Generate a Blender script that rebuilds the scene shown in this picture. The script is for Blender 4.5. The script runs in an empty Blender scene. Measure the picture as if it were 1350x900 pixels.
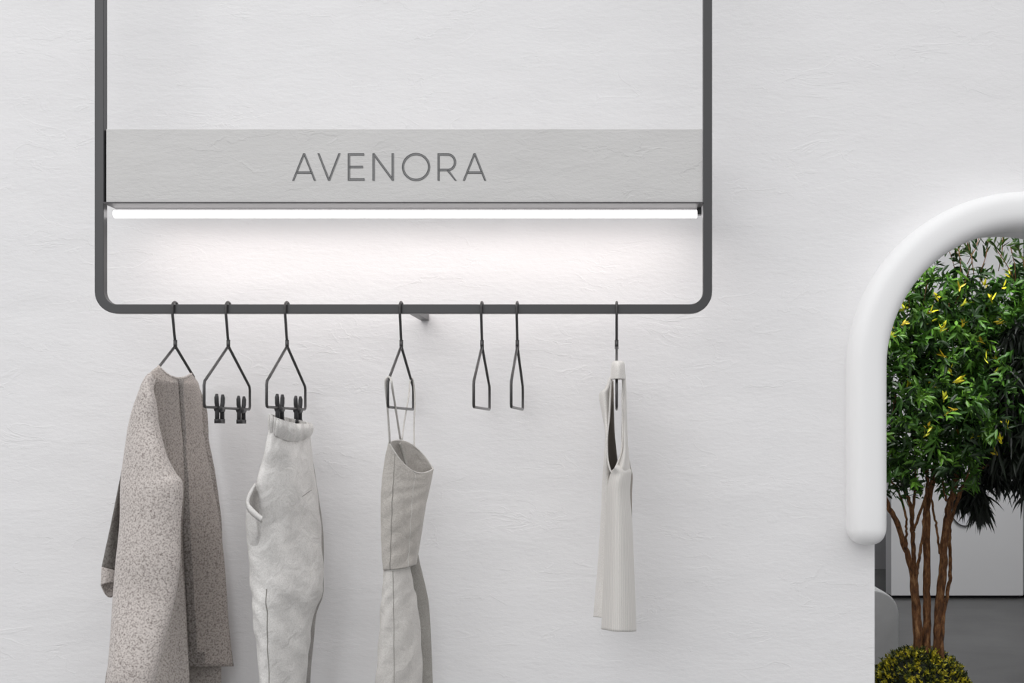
import bpy, bmesh, math, random
import numpy as np
from mathutils import Vector, Matrix
random.seed(7); rng = np.random.default_rng(7)
SC = bpy.context.scene; COL = SC.collection
F = 1450.0; VX, VY = 813.0, 567.0; CZ = 1.4
BAR = 2.9; WALL = 3.1; WBACK = 3.25
def P(px, py, D): return ((px-VX)/F*D, D, CZ-(py-VY)/F*D)
PI = math.pi

# ------------------------------------------------------------------ materials
def mat(name, col, rough=0.6, metal=0.0, emis=None, es=0.0):
    m = bpy.data.materials.new(name); m.use_nodes = True
    b = m.node_tree.nodes['Principled BSDF']
    b.inputs['Base Color'].default_value = (*col, 1); b.inputs['Roughness'].default_value = rough
    b.inputs['Metallic'].default_value = metal
    if emis: b.inputs['Emission Color'].default_value = (*emis, 1); b.inputs['Emission Strength'].default_value = es
    return m
def N(m, t, **kw):
    n = m.node_tree.nodes.new(t)
    for k, v in kw.items():
        if k in n.inputs.keys(): n.inputs[k].default_value = v
        else: setattr(n, k, v)
    return n
def L(m, a, ao, b, bi): m.node_tree.links.new(a.outputs[ao], b.inputs[bi])
def coords(m, scale=(1,1,1), out='Object'):
    tc = N(m, 'ShaderNodeTexCoord'); mp = N(m, 'ShaderNodeMapping'); mp.inputs['Scale'].default_value = scale
    L(m, tc, out, mp, 'Vector'); return mp
def ramp(m, stops):
    r = N(m, 'ShaderNodeValToRGB'); e = r.color_ramp.elements
    while len(e) < len(stops): e.new(0.5)
    for i, (p, c) in enumerate(stops):
        e[i].position = p; e[i].color = (*c, 1) if len(c) == 3 else c
    return r
def g(v): return (v, v, v)
def bsdf(m): return m.node_tree.nodes['Principled BSDF']
def bump(m, hnode, hout, strength, dist, prev=None):
    b = N(m, 'ShaderNodeBump'); b.inputs['Strength'].default_value = strength; b.inputs['Distance'].default_value = dist
    L(m, hnode, hout, b, 'Height')
    if prev: L(m, prev, 'Normal', b, 'Normal')
    return b
def plaster(name, col, k=1.0, spots=0.03):
    m = mat(name, col, 0.75)
    mp = coords(m, (1, 1, 2.6))
    n1 = N(m, 'ShaderNodeTexNoise', Scale=5.5, Detail=4.0, Roughness=0.5, Distortion=0.8); L(m, mp, 'Vector', n1, 'Vector')
    # trowel ridges: a thin line where the noise crosses its middle, broken up by a second noise
    r1 = ramp(m, [(0.47, g(0)), (0.497, g(1)), (0.503, g(0.1)), (0.53, g(0))]); L(m, n1, 'Fac', r1, 'Fac')
    n2 = N(m, 'ShaderNodeTexNoise', Scale=5.0, Detail=2.0); L(m, mp, 'Vector', n2, 'Vector')
    r2 = ramp(m, [(0.52, g(0)), (0.64, g(1))]); L(m, n2, 'Fac', r2, 'Fac')
    mu = N(m, 'ShaderNodeMath', operation='MULTIPLY'); L(m, r1, 'Color', mu, 0); L(m, r2, 'Color', mu, 1)
    n3 = N(m, 'ShaderNodeTexNoise', Scale=38.0, Detail=6.0, Roughness=0.65); L(m, mp, 'Vector', n3, 'Vector')
    n5 = N(m, 'ShaderNodeTexNoise', Scale=3.0, Detail=1.0); L(m, mp, 'Vector', n5, 'Vector')
    b1 = bump(m, mu, 0, 0.28*k, 0.003); b2 = bump(m, n1, 'Fac', 0.32*k, 0.006, b1); b4 = bump(m, n5, 'Fac', 0.5*k, 0.012, b2); b3 = bump(m, n3, 'Fac', 0.5*k, 0.003, b4)
    L(m, b3, 'Normal', bsdf(m), 'Normal')
    cr = ramp(m, [(0.3, tuple(c*(1-spots) for c in col)), (0.7, col)]); L(m, n1, 'Fac', cr, 'Fac'); L(m, cr, 'Color', bsdf(m), 'Base Color')
    return m
def fabric(name, dark, light, sp_scale=260, lo=0.38, hi=0.6, bs=0.3, wr=0.5, wsc=14, soft=None, wdist=0.012):
    m = mat(name, light, 0.95)
    mp = coords(m)
    n = N(m, 'ShaderNodeTexNoise', Scale=sp_scale, Detail=3.0, Roughness=0.6); L(m, mp, 'Vector', n, 'Vector')
    cr = ramp(m, [(lo, dark), (hi, light)]); L(m, n, 'Fac', cr, 'Fac')
    src = cr
    if soft:
        n4 = N(m, 'ShaderNodeTexNoise', Scale=soft, Detail=4.0); L(m, mp, 'Vector', n4, 'Vector')
        c4 = ramp(m, [(0.3, g(0.82)), (0.65, g(1.0))]); L(m, n4, 'Fac', c4, 'Fac')
        mx = N(m, 'ShaderNodeMix', data_type='RGBA', blend_type='MULTIPLY'); mx.inputs[0].default_value = 1
        m.node_tree.links.new(cr.outputs['Color'], mx.inputs[6]); m.node_tree.links.new(c4.outputs['Color'], mx.inputs[7])
        m.node_tree.links.new(mx.outputs[2], bsdf(m).inputs['Base Color'])
    else: L(m, cr, 'Color', bsdf(m), 'Base Color')
    n2 = N(m, 'ShaderNodeTexNoise', Scale=wsc, Detail=4.0, Roughness=0.5, Distortion=0.9); L(m, mp, 'Vector', n2, 'Vector')
    b1 = bump(m, n2, 'Fac', wr, wdist); b2 = bump(m, n, 'Fac', bs, 0.002, b1); L(m, b2, 'Normal', bsdf(m), 'Normal')
    bsdf(m).inputs['Sheen Weight'].default_value = 0.15
    return m
M = {}
M['wall'] = plaster('white_trowelled_plaster', (0.868, 0.862, 0.866), 0.8, 0.02)
M['sign'] = plaster('grey_trowelled_plaster', (0.655, 0.648, 0.638), 1.0)
M['trim'] = mat('smooth_white_render', (0.93, 0.93, 0.93), 0.5)
M['metal'] = mat('dark_grey_powder_coat', (0.06, 0.06, 0.062), 0.33)
M['shelf'] = mat('dark_grey_shelf_underside', (0.07, 0.068, 0.07), 0.5)
M['wire'] = mat('dark_hanger_metal', (0.075, 0.073, 0.073), 0.3, 0.6)
M['clip'] = mat('black_clip', (0.035, 0.035, 0.037), 0.4, 0.2)
M['led'] = mat('white_light_diffuser', (1, 1, 1), 0.5, 0, (1.0, 0.975, 0.975), 3.2)
M['letter_edge'] = mat('letter_edge_grey', (0.075, 0.078, 0.08), 0.6)
M['letter_face'] = mat('letter_face_grey', (0.22, 0.22, 0.222), 0.6)
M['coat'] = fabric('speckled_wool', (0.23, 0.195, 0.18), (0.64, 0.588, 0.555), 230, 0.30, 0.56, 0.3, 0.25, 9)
M['coatback'] = fabric('speckled_wool_back_shaded', (0.19, 0.16, 0.145), (0.50, 0.45, 0.415), 230, 0.30, 0.56, 0.3, 0.25, 9)  # same wool, darkened: shade on the back panel is put into the colour
M['coatside'] = fabric('speckled_wool_side_shaded', (0.19, 0.165, 0.15), (0.47, 0.43, 0.40), 230, 0.30, 0.56, 0.3, 0.25, 9)  # same wool, darkened to paint the shadow beside the sleeve fold
M['coatdark'] = fabric('speckled_wool_shaded', (0.16, 0.135, 0.12), (0.42, 0.38, 0.35), 190, 0.36, 0.58, 0.3, 0.25, 9)  # darker copy of the coat wool, shade of the far side painted in
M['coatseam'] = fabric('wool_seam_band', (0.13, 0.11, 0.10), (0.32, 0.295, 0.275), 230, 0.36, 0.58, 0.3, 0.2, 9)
M['coatin'] = fabric('wool_inside_shaded', (0.10, 0.09, 0.08), (0.2, 0.185, 0.17), 190, 0.36, 0.58, 0.2, 0.2, 9)  # dark copy of the wool, shadow on the lapel flap painted in
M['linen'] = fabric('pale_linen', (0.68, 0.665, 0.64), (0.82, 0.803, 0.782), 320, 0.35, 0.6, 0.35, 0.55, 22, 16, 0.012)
M['linend'] = fabric('pale_linen_shade', (0.33, 0.315, 0.298), (0.42, 0.403, 0.385), 320, 0.35, 0.6, 0.3, 0.6, 16, 12)  # darker copy of the linen, shade on the rear leg put into its colour
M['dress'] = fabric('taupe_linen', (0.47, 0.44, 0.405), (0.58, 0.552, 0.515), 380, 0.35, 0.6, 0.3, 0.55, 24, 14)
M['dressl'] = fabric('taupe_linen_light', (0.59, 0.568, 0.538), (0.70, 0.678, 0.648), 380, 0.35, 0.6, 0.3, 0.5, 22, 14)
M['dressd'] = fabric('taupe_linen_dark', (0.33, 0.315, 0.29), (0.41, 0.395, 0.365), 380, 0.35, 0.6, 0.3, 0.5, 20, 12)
M['seam'] = mat('seam_line', (0.24, 0.23, 0.21), 0.9)
M['hem'] = mat('pale_seam', (0.72, 0.71, 0.68), 0.9)
def knit(name, col):
    m = mat(name, col, 0.95)
    mp = coords(m, (1, 1, 1), 'UV')
    w = N(m, 'ShaderNodeTexWave', Scale=17.0, Distortion=0.8, Detail=1.0); w.inputs['Detail Scale'].default_value = 3.0; L(m, mp, 'Vector', w, 'Vector')
    mo = coords(m); n = N(m, 'ShaderNodeTexNoise', Scale=420, Detail=2.0); L(m, mo, 'Vector', n, 'Vector')
    b1 = bump(m, w, 'Fac', 0.35, 0.002); b2 = bump(m, n, 'Fac', 0.4, 0.002, b1); L(m, b2, 'Normal', bsdf(m), 'Normal')
    cr = ramp(m, [(0.0, tuple(c*0.86 for c in col)), (0.7, col)]); L(m, w, 'Fac', cr, 'Fac'); L(m, cr, 'Color', bsdf(m), 'Base Color')
    return m
M['knit'] = knit('oatmeal_rib_knit', (0.76, 0.735, 0.70))
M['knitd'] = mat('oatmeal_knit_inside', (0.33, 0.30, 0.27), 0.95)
M['knitp'] = fabric('oatmeal_knit_plain', (0.66, 0.635, 0.60), (0.79, 0.765, 0.73), 420, 0.35, 0.6, 0.4, 0.2, 12)
def bark():
    m = mat('brown_bark', (0.2, 0.1, 0.05), 0.8)
    mp = coords(m, (1, 1, 0.25)); n = N(m, 'ShaderNodeTexNoise', Scale=70, Detail=6.0, Roughness=0.7); L(m, mp, 'Vector', n, 'Vector')
    cr = ramp(m, [(0.32, (0.035, 0.015, 0.007)), (0.52, (0.22, 0.095, 0.035)), (0.70, (0.50, 0.27, 0.12))]); L(m, n, 'Fac', cr, 'Fac')
    L(m, cr, 'Color', bsdf(m), 'Base Color'); b = bump(m, n, 'Fac', 0.8, 0.01); L(m, b, 'Normal', bsdf(m), 'Normal'); return m
M['bark'] = bark()
def leafmat(name, rough=0.48):
    m = mat(name, (0.1, 0.3, 0.05), rough); a = N(m, 'ShaderNodeVertexColor'); a.layer_name = 'Col'
    L(m, a, 'Color', bsdf(m), 'Base Color')
    bsdf(m).inputs['Transmission Weight'].default_value = 0.0
    return m
M['leaf'] = leafmat('glossy_leaf')
M['boxleaf'] = leafmat('small_box_leaf', 0.5)
M['core'] = mat('shaded_core', (0.008, 0.011, 0.005), 0.9)
M['soil'] = mat('dark_soil', (0.03, 0.022, 0.016), 0.95)
def concrete(name, a, b_, rough=0.5, sc=3.0):
    m = mat(name, b_, rough); mp = coords(m); n = N(m, 'ShaderNodeTexNoise', Scale=sc, Detail=8.0, Roughness=0.6, Distortion=0.4); L(m, mp, 'Vector', n, 'Vector')
    cr = ramp(m, [(0.3, a), (0.7, b_)]); L(m, n, 'Fac', cr, 'Fac'); L(m, cr, 'Color', bsdf(m), 'Base Color')
    bb = bump(m, n, 'Fac', 0.15, 0.01); L(m, bb, 'Normal', bsdf(m), 'Normal'); return m
M['floor'] = concrete('dark_polished_concrete', g(0.075), g(0.13), 0.35, 2.0)
M['terrace'] = concrete('pale_terrace_concrete', g(0.2), g(0.26), 0.7, 2.0)
M['block'] = concrete('grey_concrete', g(0.72), g(0.85), 0.6, 5.0)
M['inner'] = mat('grey_interior_paint', (0.44, 0.44, 0.45), 0.8)
M['panel'] = mat('white_partition_paint', (0.78, 0.78, 0.79), 0.6)
M['black'] = mat('black_shadow_gap', (0.01, 0.01, 0.01), 0.6)
M['mirror'] = mat('mirror_glass', (0.75, 0.75, 0.77), 0.05, 1.0)
M['pot'] = concrete('pale_planter_concrete', g(0.45), g(0.55), 0.6, 6.0)

# ------------------------------------------------------------------ mesh helpers
def mesh(name, verts, faces, m, parent=None, smooth=True, uvs=None, cols=None):
    me = bpy.data.meshes.new(name); me.from_pydata([tuple(v) for v in verts], [], faces); me.update()
    ms = m if isinstance(m, (list, tuple)) else [m]
    for x in ms: me.materials.append(x)
    if smooth: me.polygons.foreach_set('use_smooth', [True]*len(me.polygons))
    if uvs is not None:
        ul = me.uv_layers.new(name='UVMap'); idx = np.empty(len(me.loops), int); me.loops.foreach_get('vertex_index', idx)
        ul.data.foreach_set('uv', np.asarray(uvs, float)[idx].ravel())
    if cols is not None:
        ca = me.color_attributes.new('Col', 'FLOAT_COLOR', 'POINT'); ca.data.foreach_set('color', np.asarray(cols, float).ravel())
    o = bpy.data.objects.new(name, me); COL.objects.link(o)
    if parent:
        o.parent = parent
        o.matrix_parent_inverse = Matrix.Translation(-Vector(parent.location))
    return o
def fixn(o):
    bm = bmesh.new(); bm.from_mesh(o.data); bmesh.ops.recalc_face_normals(bm, faces=bm.faces); bm.to_mesh(o.data); bm.free(); return o
def tag(o, label, cat, group=None, kind=None):
    o['label'] = label; o['category'] = cat
    if group: o['group'] = group
    if kind: o['kind'] = kind
    return o
def thing(name, loc, label, cat, group=None):
    o = bpy.data.objects.new(name, None); COL.objects.link(o); o.location = loc; o.empty_display_size = 0.05
    return tag(o, label, cat, group)
def struct(o, label=None):
    o['kind'] = 'structure'
    if label: o['label'] = label
    return o
def box(lo, hi):
    (x0, y0, z0), (x1, y1, z1) = lo, hi
    v = [(x0,y0,z0),(x1,y0,z0),(x1,y1,z0),(x0,y1,z0),(x0,y0,z1),(x1,y0,z1),(x1,y1,z1),(x0,y1,z1)]
    f = [(0,3,2,1),(4,5,6,7),(0,1,5,4),(1,2,6,5),(2,3,7,6),(3,0,4,7)]
    return v, f
def boxobj(name, lo, hi, m, parent=None, bevel=0):
    v, f = box(lo, hi); o = mesh(name, v, f, m, parent, smooth=False)
    if bevel:
        b = o.modifiers.new('bevel', 'BEVEL'); b.width = bevel; b.segments = 3
    return o
def merge(parts):
    V, Fa = [], []
    for v, f in parts:
        k = len(V); V += list(v); Fa += [tuple(i+k for i in q) for q in f]
    return V, Fa
def catmull(pts, n, closed=False):
    pts = np.asarray(pts, float); m = len(pts); out = []
    segs = m if closed else m-1
    for i in range(segs):
        if closed: a, b, c, d = pts[(i-1) % m], pts[i], pts[(i+1) % m], pts[(i+2) % m]
        else: a, b, c, d = pts[max(i-1, 0)], pts[i], pts[i+1], pts[min(i+2, m-1)]
        for k in range(n):
            t = k/n
            out.append(0.5*((2*b)+(-a+c)*t+(2*a-5*b+4*c-d)*t*t+(-a+3*b-3*c+d)*t**3))
    if not closed: out.append(pts[-1])
    return np.array(out)
def tube(path, rad, seg=10, closed=False, cap=True):
    path = [Vector(p) for p in path]; n = len(path); V = []; Fa = []
    rads = rad if hasattr(rad, '__len__') else [rad]*n
    T = []
    for i in range(n):
        a = path[(i-1) % n] if (closed or i > 0) else path[i]; b = path[(i+1) % n] if (closed or i < n-1) else path[i]
        T.append((b-a).normalized())
    up = Vector((1, 0, 0)) if abs(T[0].x) < 0.9 else Vector((0, 0, 1))
    nrm = (up - T[0]*up.dot(T[0])).normalized()
    for i in range(n):
        nrm = (nrm - T[i]*nrm.dot(T[i])).normalized(); bi = T[i].cross(nrm)
        for k in range(seg):
            a = 2*PI*k/seg; V.append(path[i]+(nrm*math.cos(a)+bi*math.sin(a))*rads[i])
    for i in range(n if closed else n-1):
        j = (i+1) % n
        for k in range(seg):
            l = (k+1) % seg; Fa.append((i*seg+k, i*seg+l, j*seg+l, j*seg+k))
    if cap and not closed:
        Fa.append(tuple(range(seg))[::-1]); Fa.append(tuple((n-1)*seg+k for k in range(seg)))
    return V, Fa
def tubeobj(name, path, rad, m, parent=None, seg=10, closed=False):
    v, f = tube(path, rad, seg, closed); return mesh(name, v, f, m, parent)

# garment shells: each row (xl,yl,Dl, xr,yr,Dr, bulge_front,bulge_back, dip_front,dip_back); photo-derived widths, true depths
def rowdata(rows, sub):
    R = [list(r)+[0]*(10-len(r)) for r in rows]; return catmull(R, sub)
def gpt(r, t):
    xl, yl, Dl, xr, yr, Dr, bf, bb, df, db = r
    k = (1-math.cos(t))/2; s = math.sin(t); x = xl+(xr-xl)*k; y = yl+(yr-yl)*k; D = Dl+(Dr-Dl)*k
    if s >= 0: D -= bf*s; y += df*4*k*(1-k)
    else: D += bb*(-s); y += db*4*k*(1-k)
    return x, y, D
FOLDS = {}
def garment(name, rows, m, parent, sub=6, nu=64, fold=None, thick=0.003, wob=None):
    FOLDS[id(rows)] = fold
    R = rowdata(rows, sub); nv = len(R); V = []; Fa = []; UV = []
    for j in range(nv):
        for i in range(nu):
            t = 2*PI*i/nu; x, y, D = gpt(R[j], t); p = Vector(P(x, y, D))
            if fold:
                d = fold(t, j/(nv-1))
                c = Vector(P(*gpt(R[j], 0))).lerp(Vector(P(*gpt(R[j], PI))), 0.5); q = (p-c); q.z = 0
                if q.length > 1e-6: p += q.normalized()*d
            V.append(p); UV.append((i/nu, j/(nv-1)))
    for j in range(nv-1):
        for i in range(nu):
            k = (i+1) % nu; Fa.append((j*nu+i, (j+1)*nu+i, (j+1)*nu+k, j*nu+k))
    o = mesh(name, V, Fa, m, parent, uvs=UV)
    s = o.modifiers.new('thickness', 'SOLIDIFY'); s.thickness = thick; s.offset = 0
    return o
def onsurf(rows, x, vi, off=0.003, sub=6):
    R = rowdata(rows, sub); fi = vi*(len(R)-1); i0 = min(int(fi), len(R)-2); r = R[i0]+(R[i0+1]-R[i0])*(fi-i0)
    k = min(max((x-r[0])/(r[3]-r[0]), 0.0), 1.0); t = math.acos(1-2*k); px, py, D = gpt(r, t); p = Vector(P(px, py, D))
    fd = FOLDS.get(id(rows))
    c = Vector(P(*gpt(r, 0))).lerp(Vector(P(*gpt(r, PI))), 0.5); q = p-c; q.z = 0
    if q.length > 1e-6: p += q.normalized()*((fd(t, vi) if fd else 0)+off)
    return tuple(p)
def band(name, rows, xa, xb, v0, v1, m, parent, off=0.0035, n=40, sub=6):
    V = []; Fa = []
    for j in range(n+1):
        v = v0+(v1-v0)*j/n; a, b = xa(v), xb(v)
        for q in range(4): V.append(onsurf(rows, a+(b-a)*q/3, v, off, sub))
    for j in range(n):
        for q in range(3): Fa.append((j*4+q, (j+1)*4+q, (j+1)*4+q+1, j*4+q+1))
    o = mesh(name, V, Fa, m, parent); s = o.modifiers.new('thickness', 'SOLIDIFY'); s.thickness = 0.0012; return o
def lin(a, b): return lambda v: a+(b-a)*v

# ------------------------------------------------------------------ camera
cd = bpy.data.cameras.new('camera'); cam = bpy.data.objects.new('camera', cd); COL.objects.link(cam)
cam.location = (0, 0, CZ); cam.rotation_euler = (PI/2, 0, 0)
cd.sensor_width = 36; cd.lens = 36*F/1350; cd.shift_x = (675-VX)/1350; cd.shift_y = (VY-450)/1350; cd.clip_end = 60
SC.camera = cam

# ------------------------------------------------------------------ setting
TOP = 4.2; XL, XR = -4.0, 4.5
ox0, R0 = 0.727, 0.399; ocx = ox0+R0; ocz = CZ+0.172
v, f = [], []
def strip(poly):   # vertical prism from (x,z) polygon through the wall thickness
    n = len(poly); V = [(x, WALL, z) for x, z in poly]+[(x, WBACK, z) for x, z in poly]
    Fa = [tuple(range(n)), tuple(range(n, 2*n))[::-1]]+[(i, i+n, (i+1) % n+n, (i+1) % n) for i in range(n)]
    return V, Fa
parts = []
arch = [(ocx-R0*math.cos(a), ocz+R0*math.sin(a)) for a in np.linspace(0, PI, 73)]
bm = bmesh.new()
outl = [(XL, 0), (ox0, 0)]+arch+[(ox0+2*R0, 0), (XR, 0), (XR, TOP), (XL, TOP)]
# build front and back faces as strips so the arch stays a clean hole
def wallsheet(y):
    q = []
    q.append([(XL,y,0),(ox0,y,0),(ox0,y,ocz),(ox0,y,TOP),(XL,y,TOP)])
    for i in range(72): (a, b), (c, d) = arch[i], arch[i+1]; q.append([(a,y,b),(c,y,d),(c,y,TOP),(a,y,TOP)])
    q.append([(ox0+2*R0,y,0),(XR,y,0),(XR,y,TOP),(ox0+2*R0,y,TOP),(ox0+2*R0,y,ocz)])
    return q
cache = {}
def bv(p):
    k = tuple(round(c, 5) for c in p)
    if k not in cache: cache[k] = bm.verts.new(p)
    return cache[k]
for y in (WALL, WBACK):
    for q in wallsheet(y):
        ids = []
        for p in q:
            w = bv(p)
            if w not in ids: ids.append(w)
        bm.faces.new(ids)
rim = [(ox0, 0)]+arch+[(ox0+2*R0, 0)]
for a, b in zip(rim[:-1], rim[1:]):
    bm.faces.new([bv((a[0],WALL,a[1])), bv((a[0],WBACK,a[1])), bv((b[0],WBACK,b[1])), bv((b[0],WALL,b[1]))])
for e in [((XL,0),(XL,TOP)), ((XR,0),(XR,TOP)), ((XL,TOP),(ox0,TOP))]:
    a, b = e
    if all((round(p[0],5),yy,round(p[1],5)) in cache for p in e for yy in (WALL, WBACK)):
        bm.faces.new([bv((a[0],WALL,a[1])), bv((a[0],WBACK,a[1])), bv((b[0],WBACK,b[1])), bv((b[0],WALL,b[1]))])
bmesh.ops.recalc_face_normals(bm, faces=bm.faces)
me = bpy.data.meshes.new('wall_front'); bm.to_mesh(me); bm.free(); me.materials.append(M['wall'])
wo = bpy.data.objects.new('wall_front', me); COL.objects.link(wo); struct(wo, 'white hand-trowelled plaster wall with an arched opening')
struct(boxobj('floor', (XL, -2.5, -0.1), (XR, WALL, 0), M['terrace']), 'pale concrete floor in front of the wall')

# rounded arch moulding
path = []; tcx, tcz, TR = ocx, ocz, 0.434; zb = 1.083
cap = 0.05
for s in np.linspace(0, 1, 9)[:-1]: path.append((tcx-TR, zb+cap*(1-math.cos(s*PI/2)), math.sin(s*PI/2)**0.7 if s > 0 else 0.02, (-1, 0)))
for z in np.linspace(zb+cap, tcz, 8): path.append((tcx-TR, z, 1, (-1, 0)))
for a in np.linspace(0, PI, 65)[1:-1]: path.append((tcx-TR*math.cos(a), tcz+TR*math.sin(a), 1, (-math.cos(a), math.sin(a))))
for z in np.linspace(tcz, zb+cap, 8): path.append((tcx+TR, z, 1, (1, 0)))
for s in np.linspace(1, 0, 9)[1:]: path.append((tcx+TR, zb+cap*(1-math.cos(s*PI/2)), math.sin(s*PI/2)**0.7 if s > 0 else 0.02, (1, 0)))
V = []; Fa = []; ns = 40
for x, z, s, (nx, nz) in path:
    for k in range(ns):
        a = 2*PI*k/ns; c, d = math.cos(a), math.sin(a)
        e = 0.72
        rr = 0.052*math.copysign(abs(c)**e, c)*s; dd = 0.062*math.copysign(abs(d)**e, d)*s
        V.append((x+nx*rr, 3.052-dd, z+nz*rr))
for i in range(len(path)-1):
    for k in range(ns): Fa.append((i*ns+k, i*ns+(k+1) % ns, (i+1)*ns+(k+1) % ns, (i+1)*ns+k))
Fa += [tuple(range(ns)), tuple((len(path)-1)*ns+k for k in range(ns))]
struct(fixn(mesh('trim_1', V, Fa, M['trim'])), 'smooth rounded white moulding around the top of the arched opening')

# room seen through the arch
RX0, RX1, RY1, RZ = 0.35, 6.0, 11.1, 3.5
struct(boxobj('floor', (RX0-0.1, WALL, -0.1), (RX1, RY1+0.1, 0.0), M['floor']), 'dark polished concrete floor of the room behind the arch')
struct(boxobj('wall_back', (RX0-0.1, RY1, 0), (RX1, RY1+0.1, RZ), M['inner']), 'grey back wall of the room behind the arch')
struct(boxobj('wall_left', (RX0-0.1, WBACK, 0), (RX0, RY1, RZ), M['inner']))
struct(boxobj('wall_right', (RX1, WBACK, 0), (RX1+0.1, RY1+0.1, RZ), M['inner']))
struct(boxobj('ceiling', (RX0-0.1, WBACK, RZ), (RX1+0.1, RY1+0.1, RZ+0.1), M['inner']), 'grey ceiling of the room behind the arch')
pxl, pxr = 362/F*9.15, 536/F*9.15
t = thing('partition_wall', ((pxl+pxr)/2, 9.22, 0), 'tall plain white partition panel standing behind the tree', 'partition')
boxobj('shadow_gap_base', (pxl+0.02, 9.19, 0), (pxr-0.02, 9.30, 0.025), M['black'], t)  # near-black strip, painted shadow of the gap under the panel
boxobj('panel', (pxl, 9.15, 0.025), (pxr, 9.34, 3.2), M['panel'], t, 0.004)
boxobj('panel', (pxr+0.015, 9.15, 0.025), (pxr+1.5, 9.34, 3.2), M['panel'], t, 0.004)
boxobj('shadow_gap_base', (pxr+0.03, 9.19, 0), (pxr+1.48, 9.30, 0.025), M['black'], t)
# oval mirror on the partition
mc = P(1272, 640, 9.12); a_, b_ = 0.155, 0.33
t = thing('wall_mirror', (mc[0], 9.148, mc[2]-b_), 'oval mirror hanging on the partition, half hidden by dark leaves', 'mirror')
ring = [(mc[0]+a_*math.cos(q), 9.125, mc[2]+b_*math.sin(q)) for q in np.linspace(0, 2*PI, 65)[:-1]]
tubeobj('mirror_frame', ring, 0.007, M['wire'], t, closed=True)
V = [(x, 9.118, z) for x, y, z in ring]+[(x, 9.148, z) for x, y, z in ring]
mesh('mirror_glass', V, [tuple(range(64))[::-1], tuple(range(64, 128))]+[(i, (i+1) % 64, (i+1) % 64+64, i+64) for i in range(64)], M['mirror'], t, smooth=False)
# rounded concrete block
zt = CZ-211/F*6; xr = 372/F*6; r = 0.13; prof = [(0.95, 0), (xr, 0)]
prof += [(xr-r+r*math.cos(q), zt-r+r*math.sin(q)) for q in np.linspace(0, PI/2, 13)]+[(0.95+r-r*math.sin(q), zt-r+r*math.cos(q)) for q in np.linspace(0, PI/2, 13)]
n = len(prof); V = [(x, 6.0, z) for x, z in prof]+[(x, 6.5, z) for x, z in prof]
o = fixn(mesh('concrete_block', V, [tuple(range(n)), tuple(range(n, 2*n))[::-1]]+[(i, (i+1) % n, (i+1) % n+n, i+n) for i in range(n)], M['block'], smooth=False))
b = o.modifiers.new('bevel', 'BEVEL'); b.width = 0.01; b.segments = 3; b.limit_method = 'ANGLE'
tag(o, 'low grey concrete block with a rounded upper corner, left of the tree trunks', 'block')

# ------------------------------------------------------------------ rail frame
RD = 0.022; w = 0.024; D0 = BAR-RD/2
x0 = (124.5-VX)/F*D0; x1 = (939-VX)/F*D0; z0 = CZ+(VY-413)/F*D0; zT = 3.3; rc = 0.058
def rrect(x0, x1, z0, z1, r, n=10):
    pts = []
    for cx, cz, a0 in ((x1-r, z0+r, -PI/2), (x1-r, z1-r, 0), (x0+r, z1-r, PI/2), (x0+r, z0+r, PI)):
        for q in np.linspace(a0, a0+PI/2, n): pts.append((cx+r*math.cos(q), cz+r*math.sin(q)))
    return pts
o_ = rrect(x0, x1, z0, zT, rc); i_ = rrect(x0+w, x1-w, z0+w, zT-w, rc-w+0.001)
n = len(o_); V = [(x, D0, z) for x, z in o_]+[(x, D0, z) for x, z in i_]+[(x, D0+RD, z) for x, z in i_]+[(x, D0+RD, z) for x, z in o_]
Fa = []
for i in range(n):
    j = (i+1) % n
    for a in range(4): b = (a+1) % 4; Fa.append((a*n+i, a*n+j, b*n+j, b*n+i))
rack = thing('clothes_rail', (0, BAR, z0), 'dark grey metal wall-mounted clothes rail frame with rounded lower corners', 'clothes rail')
o = fixn(mesh('frame', V, Fa, M['metal'], rack, smooth=False)); b = o.modifiers.new('bevel', 'BEVEL'); b.width = 0.0015; b.segments = 2; b.limit_method = 'ANGLE'
ix0, ix1 = x0+w, x1-w
for bx in (554,): 
    X0 = (554-VX)/F*3.09; X1 = (565.5-VX)/F*3.1
    boxobj('wall_bracket', (X0, D0+RD, CZ+(VY-423)/F*3.1+0.001), (X1, WALL, z0+0.02), M['metal'], rack, 0.001)
    boxobj('wall_bracket', (X0, D0+RD, zT-w), (X1, WALL, zT), M['metal'], rack, 0.001)
zs = CZ+(VY-268)/F*2.886; zs1 = CZ+(VY-266)/F*2.886
boxobj('shelf', (ix0, 2.886, zs), (ix1, 2.962, zs1), M['shelf'], rack)
led = tag(tubeobj('light_tube', [(ix0+0.001, 2.95, zs-0.0155), (ix1-0.012, 2.95, zs-0.0155)], 0.0100, M['led'], None, 16), 'glowing white light tube under the shelf of the rail frame', 'light')
for xx in (ix0+0.002, ix1-0.006):
    pass
boxobj('light_bracket', (ix1-0.012, 2.94, zs-0.018), (ix1, 2.96, zs), M['metal'], rack)

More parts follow.
